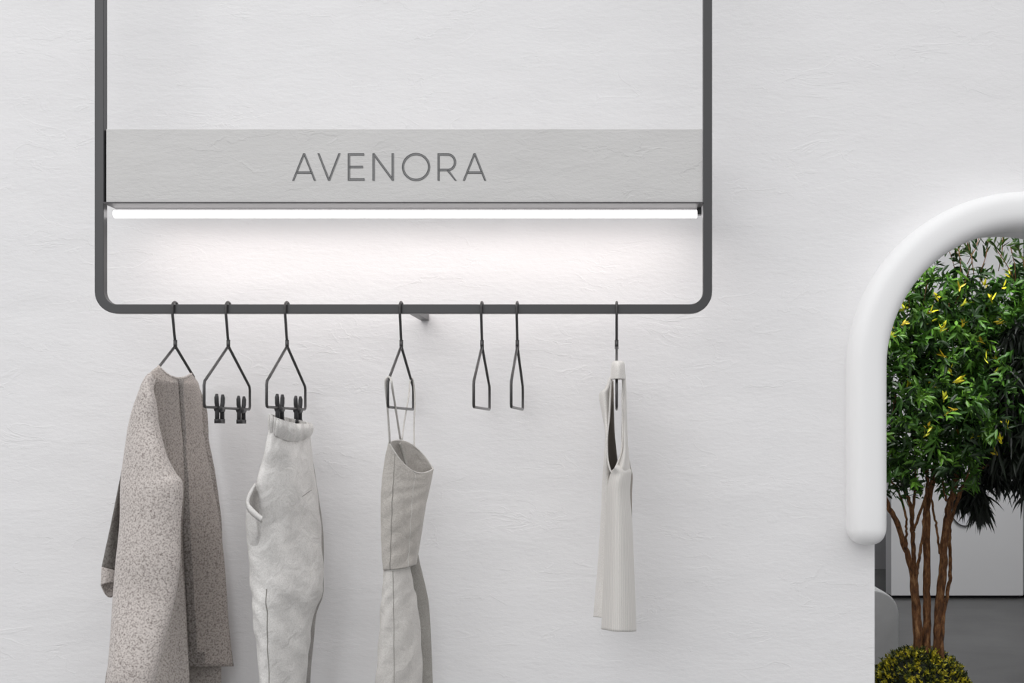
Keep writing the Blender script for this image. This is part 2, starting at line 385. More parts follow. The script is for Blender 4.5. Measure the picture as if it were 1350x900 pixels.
# sign board and letters
zb0, zb1 = zs1, CZ+(VY-170)/F*2.893
sign = thing('sign_board', (0, 2.9, zb0), 'long grey plaster sign board reading AVENORA, standing on the rail shelf', 'sign')
sx0, sx1 = (140-VX)/F*2.893, (925.5-VX)/F*2.893
boxobj('board', (sx0, 2.893, zb0), (sx1, 2.911, zb1), M['sign'], sign, 0.0012)
boxobj('shadow_gap_strip', (ix0, 2.905, zb0), (sx0+0.001, 2.91, zb1), M['black'], sign)  # black filler painting the shadow in the gap between board and frame
def stroke(pts, wd, closed=False, miter=True):
    """flat ribbon of width wd (px) along pts (px) -> left/right outlines"""
    pts = [np.array(p, float) for p in pts]; n = len(pts); Lf, Rt = [], []
    for i in range(n):
        if closed: a, b, c = pts[i-1], pts[i], pts[(i+1) % n]
        else: a, b, c = pts[max(i-1, 0)], pts[i], pts[min(i+1, n-1)]
        d1 = b-a; d2 = c-b
        d1 = d1/np.linalg.norm(d1) if np.linalg.norm(d1) > 0 else None; d2 = d2/np.linalg.norm(d2) if np.linalg.norm(d2) > 0 else None
        if d1 is None: d1 = d2
        if d2 is None: d2 = d1
        n1 = np.array([-d1[1], d1[0]]); n2 = np.array([-d2[1], d2[0]]); m = n1+n2; m /= np.linalg.norm(m); k = min(1/max(m.dot(n1), 0.3), 3.2)
        Lf.append(b+m*k*wd/2); Rt.append(b-m*k*wd/2)
    return Lf, Rt
def letter(strokes, clipy=(202, 238)):
    V, Fa, mi = [], [], []
    for wd, d0, d1, mid, dx in ((3.0, 2.8935, 2.8922, 0, 0), (1.5, 2.8925, 2.8916, 1, 0.35)):
        for pts, closed in strokes:
            Lf, Rt = stroke(pts, wd, closed); n = len(Lf); k = len(V)
            lo, hi = (clipy[0], clipy[1]) if mid == 0 else (clipy[0]+0.9, clipy[1]-0.4)
            ring = lambda q: (q[0]+dx, min(max(q[1]+dx*0.6, lo), hi))
            for dd in (d1, d0):
                for s in (Lf, Rt):
                    for q in s: x, y = ring(q); V.append(P(x, y, dd) if True else None)
            N_ = n
            for i in range(n if closed else n-1):
                j = (i+1) % n
                A = k+i; B = k+j
                Fa.append((A, B, B+N_, A+N_)); Fa.append((A+2*N_, A+3*N_, B+3*N_, B+2*N_)); Fa.append((A, A+2*N_, B+2*N_, B)); Fa.append((A+N_, B+N_, B+3*N_, A+3*N_)); mi += [mid]*4
            if not closed:
                for i in (0, n-1): A = k+i; Fa.append((A, A+N_, A+3*N_, A+2*N_)); mi.append(mid)
    o = mesh('letter', V, Fa, [M['letter_edge'], M['letter_face']], sign, smooth=False)
    o.data.polygons.foreach_set('material_index', mi); fixn(o); return o
T_, B_ = 202, 238; h = 1.5
def lA(x0, x1):
    c = (x0+x1)/2; return [([(x0+h, B_+1), (c-0.3, T_+0.5), (c+0.3, T_+0.5), (x1-h, B_+1)], False), ([(x0+5.6, 227.3), (x1-5.6, 227.3)], False)]
letter(lA(385, 416.7))
letter([([(418.3+h, T_-1), (433.4, B_-0.5), (434, B_-0.5), (449-h, T_-1)], False)])
letter([([(480, T_+h), (460, T_+h), (460, B_-h), (480.5, B_-h)], False), ([(460, 220), (478.5, 220)], False)])
letter([([(492.6, B_+1), (492.6, T_+1.2), (493, T_+1.2), (517.4, B_-1.2), (517.8, B_-1.2), (517.8, T_-1)], False)])
letter([([(548.5+17.2*math.cos(q), 220+17.0*math.sin(q)) for q in np.linspace(0, 2*PI, 49)[:-1]], True)], (200, 240))
Rb = [(578.2, B_+1), (578.2, T_+h), (590, T_+h)]+[(590.5+9.4*math.sin(q), T_+h+10.2-10.2*math.cos(q)) for q in np.linspace(0.1, PI-0.1, 14)]+[(590, T_+h+20.4), (578.2, T_+h+20.4)]
letter([(Rb, False), ([(590, T_+h+20.4), (601, B_+1)], False)])
letter(lA(610, 641.3))

# ------------------------------------------------------------------ hangers
HW = 0.17; zr = CZ+0.32
def hanger_paths(X, HW=HW, drop=0.1055):
    # hook over the bar, in the plane square to the wall
    top = z0+w
    cy = BAR; r = 0.0165
    hk = [(X, cy+r+0.001, top-0.015), (X, cy+r+0.001, top-0.006)]+[(X, cy+(r+0.001)*math.cos(q), top-0.006+0.0125*math.sin(q)) for q in np.linspace(0.15, PI-0.1, 9)]+[(X, cy-r-0.001, top-0.014), (X, cy-r-0.001, top-w-0.004), (X, cy-0.012, top-w-0.025), (X, cy-0.004, CZ+0.245), (X, cy, CZ+0.235), (X, cy, CZ+0.218)]
    zj, zsd, zbt = CZ+0.222, CZ+0.222-drop, CZ+0.058 if HW > .15 else CZ+.222-drop-.03; rr = 0.008
    body = [(X, BAR, zj), (X, BAR-HW+0.004, zsd+0.006), (X, BAR-HW, zsd-0.004), (X, BAR-HW, zbt+rr), (X, BAR-HW+rr*0.3, zbt+rr*0.3), (X, BAR-HW+rr, zbt), (X, BAR+HW-rr, zbt), (X, BAR+HW-rr*0.3, zbt+rr*0.3), (X, BAR+HW, zbt+rr), (X, BAR+HW, zsd-0.004), (X, BAR+HW-0.004, zsd+0.006), (X, BAR, zj)]
    return hk, body
def make_hanger(X, label, clips=False, hw_=HW):
    t = thing('clip_hanger' if clips else 'wire_hanger', (X, BAR, CZ+0.058), label, 'hanger', None)
    hk, body = hanger_paths(X, hw_, 0.1055*hw_/HW)
    tubeobj('hook', catmull(hk, 3), 0.0036, M['wire'], t)
    tubeobj('wire_frame', body, 0.0036, M['wire'], t)
    tubeobj('collar', [(X, BAR, CZ+0.214), (X, BAR, CZ+0.238)], 0.005, M['wire'], t)
    if clips:
        for cy in (BAR-0.063, BAR+0.1):
            zc = CZ+0.058; pr = []
            hw = 0.021
            for s in (-1, 1):
                pr.append(tube([(X, cy+s*hw*0.85, zc-0.036), (X, cy+s*hw*0.85, zc-0.012), (X, cy+s*hw*0.75, zc), (X, cy+s*hw*1.0, zc+0.012), (X, cy+s*hw*1.08, zc+0.026), (X, cy+s*hw*1.0, zc+0.035)], [0.006, 0.0058, 0.0058, 0.006, 0.0058, 0.0035], 8))
            pr.append(tube([(X, cy-hw*0.9, zc-0.004), (X, cy+hw*0.9, zc-0.004)], [0.0085, 0.0085], 10))
            pr.append(box((X-0.005, cy-hw-0.004, zc-0.040), (X+0.005, cy+hw+0.004, zc-0.029)))
            v, f = merge(pr); mesh('clip', v, f, M['clip'], t)
    return t
hp = {k: (px-VX)/F*BAR for k, px in dict(h1=231, h2=301, h3=378.5, h4=529, h5=635.5, h6=682, h7=813).items()}
make_hanger(hp['h1'], 'dark wire hanger holding the speckled wool coat', False, 0.13)
make_hanger(hp['h2'], 'empty dark clip hanger with two clips, between the wool coat and the trousers', True)
make_hanger(hp['h3'], 'dark clip hanger gripping the waistband of the pale linen trousers', True)
make_hanger(hp['h4'], 'dark wire hanger carrying the thin straps of the taupe dress')
make_hanger(hp['h5'], 'empty dark wire hanger nearest the taupe dress, left of the other plain empty one')
make_hanger(hp['h6'], 'empty dark wire hanger in the middle of the rail, nearest the knit tank top')
make_hanger(hp['h7'], 'dark wire hanger seen edge-on inside the ribbed knit tank top')

# ------------------------------------------------------------------ coat
def base(px, py, D): return P(px, py, D)
coat = thing('wool_coat', base(220, 940, BAR), 'long speckled grey-beige wool coat hanging at the left end of the rail', 'coat')
body_rows = [
 (209,483,2.80, 252,493,2.99, .04,.02, 10,22),
 (200,490,2.765, 257,499,3.01, .05,.02, 8,15),
 (193,500,2.75, 262,508,3.03, .06,.02, 3,4),
 (186,530,2.76, 266,535,3.04, .05,.02),
 (182,578,2.77, 270,580,3.04, .03,.02),
 (170,640,2.80, 281,640,3.04, .03,.015),
 (160,692,2.88, 290.5,692,3.04, .035,.015),
 (158,748,2.96, 297,748,3.04, .035,.015),
 (158,818,2.98, 302,818,3.04, .035,.015),
 (158,880,2.98, 308,878,3.04, .035,.015, 0,-1)]
def fbody(t, v): return 0.004*v*math.sin(5*t+1)
band_x = lambda pts: (lambda v: float(np.interp(v, [p[0] for p in pts], [p[1] for p in pts])))
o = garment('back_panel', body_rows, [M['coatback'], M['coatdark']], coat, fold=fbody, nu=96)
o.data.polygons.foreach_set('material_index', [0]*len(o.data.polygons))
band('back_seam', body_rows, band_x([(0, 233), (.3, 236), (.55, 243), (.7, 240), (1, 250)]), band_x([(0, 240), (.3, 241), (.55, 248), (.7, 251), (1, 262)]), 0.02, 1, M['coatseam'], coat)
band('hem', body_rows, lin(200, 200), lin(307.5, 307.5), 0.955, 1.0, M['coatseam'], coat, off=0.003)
R = rowdata(body_rows, 6)
tubeobj('neckline', [P(*gpt(R[0], q)) for q in np.linspace(0, 2*PI, 49)[:-1]], 0.0035, M['coat'], coat, closed=True)
under = [(165,760,2.99, 288,760,3.03, .005,.01), (150,850,2.98, 291,850,3.03, .005,.01), (140,900,2.98, 292,900,3.03, .005,.01), (136,1000,2.98, 294,1000,3.03, .005,.01), (134,1080,2.98, 296,1080,3.02, .01,.015)]
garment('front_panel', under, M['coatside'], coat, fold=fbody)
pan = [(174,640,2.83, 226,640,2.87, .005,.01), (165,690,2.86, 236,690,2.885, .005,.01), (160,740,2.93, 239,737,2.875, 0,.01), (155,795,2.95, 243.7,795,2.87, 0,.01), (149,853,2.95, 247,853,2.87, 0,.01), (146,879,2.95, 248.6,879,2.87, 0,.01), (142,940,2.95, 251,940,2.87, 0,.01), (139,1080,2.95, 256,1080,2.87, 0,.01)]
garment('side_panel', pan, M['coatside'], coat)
slv = [(199,491,2.745, 204,500,2.745, .005,.005),
 (193,497,2.735, 201,514,2.735, .015,.01),
 (186,512,2.735, 205,533,2.735, .03,.02), (172.5,553,2.745, 209,562,2.745, .04,.03), (165,597,2.74, 219,598,2.74, .05,.03),
 (160,630,2.735, 232,623,2.735, .05,.03), (158,650,2.73, 241.5,640,2.73, .05,.03), (157,690,2.725, 238,690,2.725, .045,.03), (152,740,2.72, 236,738,2.72, .045,.03), (149,783,2.72, 229,785,2.72, .045,.03),
 (145,850,2.70, 213,850,2.70, .05,.03), (141,900,2.69, 201,900,2.69, .05,.03), (138,960,2.71, 188,965,2.71, .04,.03)]
def fslv(t, v): return 0.003*math.sin(3*t+6*v)*v + 0.002*math.sin(9*v+2*t)
garment('sleeve', slv, M['coat'], coat, fold=fslv)
fsl = [(256,503,3.04, 261,508,3.05, .004,.004), (261,525,3.03, 271.5,536,3.06, .012,.01), (263,560,3.03, 274,566,3.06, .015,.01), (262,578,3.03, 275,582,3.06, .015,.01), (268,620,3.03, 282.5,620,3.06, .015,.01), (275,666,3.03, 289,666,3.06, .012,.01), (282,700,3.04, 292,700,3.06, .01,.01), (286,760,3.04, 293,760,3.06, .01,.01)]
garment('sleeve', fsl, M['coatdark'], coat)
lap = [(184,530,2.80, 188,532,2.82, .01,.01), (171,570,2.81, 176,572,2.83, .01,.01), (163,610,2.82, 172,612,2.85, .01,.01), (155,650,2.84, 165,650,2.88, .012,.01), (147,690,2.85, 160,690,2.89, .015,.012), (140,722,2.86, 158,722,2.90, .02,.015), (134.5,748,2.86, 157,754,2.90, .02,.015, 0,0)]
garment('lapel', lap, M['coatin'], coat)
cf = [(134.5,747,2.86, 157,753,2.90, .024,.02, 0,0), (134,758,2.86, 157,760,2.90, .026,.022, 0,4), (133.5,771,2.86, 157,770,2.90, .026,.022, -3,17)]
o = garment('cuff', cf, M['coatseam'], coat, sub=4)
M['coat_cuff'] = M['coat']; o.data.materials[0] = M['coat']

# ------------------------------------------------------------------ trousers
tr = thing('linen_trousers', base(378, 900, BAR), 'pale linen trousers with a gathered waistband hanging from two clips', 'trousers')
wb = [(356,546,2.83, 410,558,3.0, .06,.045, 5,-1), (355.5,552,2.83, 411.8,563,3.0, .065,.05, 7,2), (355.5,561,2.83, 411.5,569,3.0, .055,.045, 10,4), (356,568,2.83, 408.5,574,3.0, .045,.035, 10,6)]
def fwb(t, v): return 0.0035*math.sin(13*t+1.5*math.sin(3*t)+2.5*v)*(0.5+0.5*math.sin(PI*v)) + 0.0018*math.sin(29*t+3*v)
garment('waistband', wb, M['linen'], tr, sub=6, nu=160, fold=fwb, thick=0.004)
ply = [(356,566,2.83, 408,573,3.0, .04,.035, 10,8),
 (353,577,2.82, 409,582,3.0, .045,.04, 6,4),
 (350,593,2.81, 411,600,3.0, .05,.04), (345,614,2.81, 413,620,3.0, .055,.04), (338.5,640,2.80, 416,642,3.0, .06,.04), (335,662,2.80, 419,670,3.0, .06,.04),
 (326.5,685,2.80, 421,690,3.0, .06,.04), (327,707,2.80, 422,711,3.0, .06,.04), (330,740,2.80, 424.5,742,2.99, .06,.03), (332,770,2.80, 425,768,2.98, .06,.03), (333,790,2.80, 422,788,2.97, .06,.03), (334,808,2.80, 412,812,2.96, .06,.03),
 (337,840,2.80, 409,842,2.95, .055,.03), (339,860,2.80, 407,862,2.95, .055,.03), (341.7,900,2.80, 403.5,900,2.95, .055,.03), (344,950,2.80, 401,950,2.95, .05,.03), (347,1060,2.80, 398,1060,2.95, .05,.03)]
def fleg(t, v):
    return 0.0035*math.sin(4*t+5*v)*min(v*3, 1) + 0.0022*math.sin(38*v+3*t)*max(0, math.cos(t-0.7))*min(1, v*2) + 0.0016*math.sin(61*v-5*t+2*math.sin(9*v))*min(1, v*2) + 0.003*math.sin(13*t)*max(0, 1-6*v)
garment('trouser_leg', ply, M['linen'], tr, fold=fleg, nu=110, sub=8)
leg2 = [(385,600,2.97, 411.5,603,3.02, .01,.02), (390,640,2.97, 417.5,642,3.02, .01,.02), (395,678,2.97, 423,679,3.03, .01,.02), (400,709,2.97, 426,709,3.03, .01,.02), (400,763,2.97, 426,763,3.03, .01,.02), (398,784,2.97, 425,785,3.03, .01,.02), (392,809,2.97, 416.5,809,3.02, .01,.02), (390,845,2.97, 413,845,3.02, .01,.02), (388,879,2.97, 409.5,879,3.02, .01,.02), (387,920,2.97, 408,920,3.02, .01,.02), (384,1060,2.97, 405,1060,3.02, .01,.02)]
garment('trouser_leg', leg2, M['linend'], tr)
pk = [P(x, y, D) for x, y, D in ((337,636,2.79), (331,644,2.785), (326,653,2.78), (323.8,664,2.775), (328,672,2.765), (336,680,2.755), (345,687,2.75))]
po = catmull([P(x, y, 2.775-.004*i) for i, (x, y) in enumerate(((336,636),(329.5,645),(325,654),(323.6,664),(327,674),(335,682),(345,689)))], 5)
pi_ = catmull([P(x, y, 2.765-.004*i) for i, (x, y) in enumerate(((337,639),(333,648),(329.5,656),(328.6,663),(333,669),(340,676),(346,681)))], 5)
n = len(po); o = mesh('pocket_edge', list(po)+[(a+b)/2+np.array([0, -.006, 0]) for a, b in zip(po, pi_)]+list(pi_), [q for i in range(n-1) for q in ((i, i+1, n+i+1, n+i), (n+i, n+i+1, 2*n+i+1, 2*n+i))], M['linen'], tr)
q = o.modifiers.new('thickness', 'SOLIDIFY'); q.thickness = 0.004
pouch = [(326,668,2.795, 338,668,2.79, .006,.01), (325.5,680,2.79, 338,684,2.77, .008,.01), (326.5,700,2.79, 340,705,2.78, .008,.01), (329,725,2.80, 340,728,2.80, .008,.01)]
garment('pocket', pouch, M['linen'], tr)
mesh('pocket_shade', [P(337,640,2.79), P(330,650,2.79), P(327,664,2.785), P(334,673,2.775), P(342,678,2.765), P(341,655,2.775)], [(0, 1, 2, 3, 4, 5)], M['linend'], tr)  # flat sheet, shade inside the pocket put into its darker colour
sx = band_x([(0, 0), (0.55, 352), (0.7, 353), (0.8, 354.5), (1, 357)])
tubeobj('side_seam', [onsurf(ply, sx(v), v, 0.002, 8) for v in np.linspace(0.58, 1, 40)], 0.0012, M['seam'], tr, 6)
tubeobj('fly_seam', [onsurf(ply, x, v, 0.0015, 8) for x, v in zip(np.linspace(398, 411, 10), np.linspace(0.28, 0.26, 10))], 0.0010, M['seam'], tr, 6)

# ------------------------------------------------------------------ dress
dr = thing('strappy_dress', base(530, 900, BAR), 'taupe linen dress with thin shoulder straps and a seamed waist', 'dress')
bod = [(513,583,2.85, 571,618,2.97, .035,.035, 19,-15),
 (508.5,603,2.85, 569,628,2.97, .045,.04, 12,-2),
 (504.5,632,2.85, 566,643,2.96, .05,.04, 5,0), (502.8,662,2.85, 561,665,2.95, .05,.04), (503,698,2.85, 556.5,694,2.94, .05,.04), (504,727,2.85, 552,722,2.94, .045,.04), (506,751,2.85, 548,744,2.93, .04,.035, 2,0)]
def fbod(t, v): return 0.0018*math.sin(45*v+4*t)*max(0, math.sin(t))*min(1, 2*v) + 0.0015*math.sin(6*t)
garment('bodice', bod, M['dress'], dr, fold=fbod, nu=96, sub=8)
Rb_ = rowdata(bod, 8)
tubeobj('neckline', [P(*gpt(Rb_[0], q)) for q in np.linspace(0, 2*PI, 65)[:-1]], 0.0022, M['dressl'], dr, closed=True)
sk = [(506.5,749,2.855, 540,746,2.92, .035,.03, 3,0), (505,775,2.85, 544.5,772,2.93, .04,.03), (503,800,2.85, 549.5,795,2.94, .045,.03), (500,850,2.85, 554.5,850,2.95, .05,.03), (496.5,900,2.85, 556,900,2.95, .055,.03), (493,960,2.85, 558,960,2.95, .055,.03), (487,1080,2.85, 562,1080,2.95, .055,.03)]
def fsk(t, v): return 0.003*v*math.sin(4*t+1)+0.0018*math.sin(40*v+5*t)*min(1, 3*v)
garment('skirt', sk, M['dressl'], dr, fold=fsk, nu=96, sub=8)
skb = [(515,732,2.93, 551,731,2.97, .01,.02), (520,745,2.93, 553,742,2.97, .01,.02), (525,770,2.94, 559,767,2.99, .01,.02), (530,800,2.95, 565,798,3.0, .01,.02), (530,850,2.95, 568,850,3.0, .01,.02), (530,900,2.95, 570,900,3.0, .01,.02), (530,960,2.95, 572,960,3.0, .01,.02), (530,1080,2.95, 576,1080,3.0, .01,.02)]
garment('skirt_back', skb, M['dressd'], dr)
tubeobj('waist_seam', [onsurf(sk, x, 0.004, 0.003, 8) for x in np.linspace(507, 538.5, 16)], 0.002, M['hem'], dr, 6)
tubeobj('front_seam', [onsurf(bod, 521-7*v, v, 0.0018, 8) for v in np.linspace(0.02, 1, 40)], 0.0009, M['seam'], dr, 6)
tubeobj('skirt_seam', [onsurf(sk, 518+3*v, v, 0.0018, 8) for v in np.linspace(0.02, 1, 40)], 0.0009, M['seam'], dr, 6)
tubeobj('pleat', [onsurf(bod, 549-12*v, v, 0.0012, 8) for v in np.linspace(0.05, 1, 40)], 0.0012, M['dressl'], dr, 6)
# straps over the hanger shoulders
Xh = hp['h4']
nsx, fsx = (Xh, BAR-HW+0.002, CZ+0.128), (Xh, BAR+HW-0.02, CZ+0.134)
def strap(a, top, b, r=0.0028):
    pts = [a, (a[0]*.5+top[0]*.5-0.004, a[1]*.5+top[1]*.5, a[2]*.5+top[2]*.5), (top[0]-0.008, top[1], top[2]-0.014), (top[0]-0.003, top[1], top[2]), (top[0]+0.005, top[1], top[2]-0.004), (top[0]+0.009, top[1]+0.004, top[2]-0.03), b]
    tubeobj('strap', catmull(pts, 6), r, M['dressl'], dr, 8)
strap(P(514, 584, 2.83), (Xh, BAR-HW+0.01, CZ+0.132), P(528, 580, 2.92))
fpts = [P(530, 579, 2.93), P(533, 556, 2.96), P(539, 520, 3.0), P(540.5, 503, 3.03), (Xh+0.004, BAR+HW-0.03, CZ+0.142), P(546.5, 515, 3.05), P(547, 535, 3.04), P(545.8, 560, 3.02), P(546.5, 598, 3.0)]
tubeobj('strap', catmull(fpts, 6), 0.0023, M['dressl'], dr, 8)
tubeobj('inner_panel', catmull([P(527, 584, 2.90), P(532, 600, 2.91), P(537, 618, 2.90)], 6), 0.004, M['dressd'], dr, 8)

# ------------------------------------------------------------------ tank top
tt = thing('tank_top', base(813, 833, BAR), 'oatmeal ribbed knit tank top hanging edge-on at the right end of the rail', 'top')
shs = [(812,476,2.80, 818,476,2.80, .05,.04), (808,477.5,2.79, 822,477.5,2.79, .07,.05), (806.7,483,2.78, 823.2,483,2.78, .072,.05), (806,492,2.775, 823.7,492,2.775, .07,.05), (805.5,500,2.77, 824.2,500,2.77, .065,.05, -1,0)]
garment('shoulder', shs, M['knitp'], tt, sub=4)
rs = [(820.5,493,2.88, 824,493,2.88, .08,.12), (820.8,520,2.89, 825.2,520,2.89, .09,.12), (820.5,549,2.89, 826,549,2.89, .11,.12), (820,575,2.89, 827,577,2.89, .12,.12), (819.5,592,2.89, 828,593,2.89, .125,.12), (815,607,2.89, 829.2,608,2.89, .13,.12), (811,617,2.89, 830.3,618,2.89, .13,.12), (809,628,2.89, 830.5,628,2.89, .12,.12), (808,645,2.89, 829,645,2.89, .10,.11)]
garment('back_strap', rs, M['knit'], tt)
ls = [(804,497,2.86, 807,497,2.86, .05,.1), (798,512,2.87, 805.8,510,2.87, .06,.1), (790.5,521,2.88, 805,524,2.88, .06,.1), (795,549,2.89, 803.6,549,2.89, .08,.1), (798.5,571,2.89, 801,575,2.89, .1,.1), (797,600,2.89, 801.5,603,2.89, .11,.1), (796,614,2.89, 804,618,2.89, .10,.1), (795,631,2.90, 806,631,2.90, .09,.09), (793.2,672,2.91, 810,672,2.91, .08,.08), (790.7,714,2.92, 810,714,2.92, .07,.07), (787.5,760,2.93, 812,760,2.93, .07,.07), (784,798,2.93, 812,798,2.93, .07,.07), (783,813,2.93, 812,815,2.93, .07,.07)]
garment('front_panel', ls, M['knitp'], tt)
inn = [(805,500,2.93, 808,502,2.97, .01,.01), (803,530,2.93, 808.6,532,2.97, .01,.01), (801.5,560,2.93, 809.5,565,2.97, .01,.01), (801,588,2.93, 811.8,592,2.97, .01,.01), (802,606,2.93, 813.5,610,2.97, .01,.01), (803,630,2.93, 812,635,2.97, .01,.01)]
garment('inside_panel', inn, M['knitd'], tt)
near = [(806,621.5,2.86, 815,611,2.86, .115,.10), (802,629,2.87, 830.5,618,2.87, .12,.11), (800.5,638,2.87, 831,630,2.87, .122,.11), (799.5,650,2.87, 830,652,2.87, .12,.12), (798.5,693,2.87, 833,693,2.87, .12,.12), (797,740,2.87, 835,740,2.87, .12,.12), (795,798,2.87, 837,798,2.87, .12,.12), (793.7,829,2.87, 838,832,2.87, .12,.12, 2,0)]
def fkn(t, v): return 0.0012*v*math.sin(6*t)
garment('body', near, M['knit'], tt, fold=fkn, nu=128)
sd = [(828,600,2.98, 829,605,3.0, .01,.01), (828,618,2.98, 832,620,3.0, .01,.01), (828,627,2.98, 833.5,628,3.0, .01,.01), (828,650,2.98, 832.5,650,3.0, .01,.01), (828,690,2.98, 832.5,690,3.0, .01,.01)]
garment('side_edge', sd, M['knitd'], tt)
ah = catmull([P(x, y, 2.775) for x, y in ((807,500), (805.6,503), (804.6,520), (803.2,549), (801,570), (800.2,584), (801,603), (803.5,616), (807,622.5), (811,617), (815,608), (819.5,594), (820.8,570), (820.8,549), (820.6,520), (821.5,503), (820,499.5))], 5)
tubeobj('armhole_trim', ah, 0.0022, M['knitp'], tt, 8)

# ------------------------------------------------------------------ tree
TD = 4.6; sc = TD/F
tbase = P(1222, 905, TD)
tree = thing('potted_tree', (tbase[0], TD, 0.0), 'multi-stemmed tree with dense green leaves and yellow tips behind the arch', 'tree')
def stem(pts, r0, r1, dD=0.0, bend=0.0, name='trunk'):
    r0 *= .86; r1 *= .9; q = [P(x, y, TD+dD+bend*i/(len(pts)-1)) for i, (x, y) in enumerate(pts)]; c = catmull(q, 6); n = len(c)
    c = c+rng.normal(0, 0.0015, c.shape)
    rr = [(r0+(r1-r0)*i/(n-1))*(1+0.06*math.sin(i*1.7)) for i in range(n)]
    tubeobj(name, c, rr, M['bark'], tree, 10)
stem([(1215, 935), (1211, 850), (1208, 800), (1205, 762), (1204.5, 752)], .026, .017)
stem([(1205, 762), (1195.6, 728), (1183, 690), (1170, 664), (1150, 625), (1135, 570)], .016, .009, 0, -.1, 'branch')
stem([(1206, 762), (1204.5, 735), (1203, 703), (1202, 672), (1194, 649), (1185, 621), (1175, 590), (1180, 520)], .012, .007, 0, .05, 'branch')
stem([(1208, 758), (1212, 735), (1216, 710), (1218.6, 677), (1221, 650), (1225, 600)], .008, .006, -.03, 0, 'branch')
stem([(1204, 700), (1208, 690), (1218.6, 659), (1231, 631), (1237, 600), (1240, 540)], .007, .006, -.02, 0, 'branch')
stem([(1195.5, 722), (1195, 700), (1194, 680), (1185, 647), (1172.6, 630), (1165, 600)], .006, .005, .03, 0, 'branch')
stem([(1202, 690), (1206, 650), (1207, 620), (1205, 560)], .007, .006, .02, 0, 'branch')
stem([(1223, 935), (1222, 850), (1222, 800), (1222, 735), (1222, 672), (1228, 639), (1234, 608), (1238, 560), (1245, 480), (1250, 400)], .022, .008)
stem([(1239, 730), (1236, 705), (1232, 680), (1227, 652), (1220, 620)], .006, .005, -.03, 0, 'branch')
stem([(1233, 935), (1237, 850), (1238, 800), (1243, 749), (1245, 713), (1250.5, 672), (1257, 647), (1262, 610), (1268, 560), (1285, 480), (1300, 400)], .026, .008, -.02, .1)
stem([(1242, 870), (1244, 815), (1250, 775), (1253, 749), (1251.8, 713), (1254, 685), (1267, 649), (1280, 626), (1313, 608), (1344, 596), (1380, 585)], .010, .006, -.05, .35)
stem([(1262, 655), (1272, 635), (1280, 610), (1290, 570), (1300, 520)], .006, .004, 0, 0, 'branch')
stem([(1248, 660), (1243, 640), (1240, 600)], .005, .004, -.02, 0, 'branch')

def leaves(name, centers, cl, nl, length, width, colfn, m, parent, droop=0.25, up=0.3, spread=1.0, dirs=None):
    V = []; Fa = []; Cc = []
    for ci, c in enumerate(centers):
        ax = rng.normal(0, 1, 3) if dirs is None else np.array(dirs[ci])+rng.normal(0, 0.35, 3)
        ax[2] += up; ax /= np.linalg.norm(ax)
        ccol = colfn(c)
        k = rng.integers(max(nl-3, 3), nl+3)
        ref = np.array([0, 0, 1.0]) if abs(ax[2]) < 0.9 else np.array([1.0, 0, 0])
        u = np.cross(ax, ref); u /= np.linalg.norm(u); w_ = np.cross(ax, u)
        for i in range(k):
            ph = i*2.4+rng.uniform(-.3, .3); tl = rng.uniform(0.5, 1.15)*spread
            d = ax*math.cos(tl)+(u*math.cos(ph)+w_*math.sin(ph))*math.sin(tl)
            d[2] -= droop*rng.uniform(0, 1); d /= np.linalg.norm(d)
            ln = length*rng.uniform(.65, 1.2); wd = width*rng.uniform(.8, 1.2)
            s = np.cross(d, ax+rng.normal(0, .3, 3)); s /= (np.linalg.norm(s)+1e-6); nn = np.cross(s, d)
            b = c+ax*cl*(i/k-0.5)
            k0 = len(V)
            mid1 = b+d*ln*.35; mid2 = b+d*ln*.7-np.array([0, 0, ln*.05*droop*4]); tip = b+d*ln-np.array([0, 0, ln*.15*droop*4])
            V += [b, mid1+s*wd*.5+nn*wd*.12, mid1-nn*wd*.1, mid1-s*wd*.5+nn*wd*.12, mid2+s*wd*.36+nn*wd*.1, mid2-nn*wd*.08, mid2-s*wd*.36+nn*wd*.1, tip]
            Fa += [(k0, k0+1, k0+2), (k0, k0+2, k0+3), (k0+1, k0+4, k0+5, k0+2), (k0+2, k0+5, k0+6, k0+3), (k0+4, k0+7, k0+5), (k0+5, k0+7, k0+6)]
            jit = rng.uniform(.7, 1.3); col = [min(1, x*jit) for x in ccol]+[1]
            Cc += [col]*8
    o = mesh(name, V, Fa, m, parent, cols=Cc); return o
blobs = [(1215, 530, 128, TD), (1290, 442, 108, TD+.05), (1225, 428, 88, TD), (1375, 430, 105, TD+.1), (1258, 545, 70, TD-.05), (1180, 600, 58, TD-.02), (1255, 605, 46, TD-.1)]
Bc = [np.array(P(x, y, D)) for x, y, r, D in blobs]; Br = [r*sc for _, _, r, _ in blobs]
def sample_blobs(n, inner=0.0):
    out = []; wts = np.array(Br)**2.4; wts /= wts.sum()
    while len(out) < n:
        k = rng.choice(len(Br), p=wts); d = rng.normal(0, 1, 3); d /= np.linalg.norm(d)
        r = Br[k]*(inner+(1-inner)*rng.uniform(0, 1)**(0.45)); p = Bc[k]+d*r*np.array([1, .95, 1])
        if p[1] < 3.95: continue
        out.append(p)
    return out
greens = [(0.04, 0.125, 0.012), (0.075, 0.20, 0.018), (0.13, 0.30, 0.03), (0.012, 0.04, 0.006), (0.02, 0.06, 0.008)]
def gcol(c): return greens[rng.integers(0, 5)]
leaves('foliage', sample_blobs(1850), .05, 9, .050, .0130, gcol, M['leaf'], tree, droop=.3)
top = [p for p in sample_blobs(700, .8) if p[2] > 1.30 and p[1] < 4.75][:70]
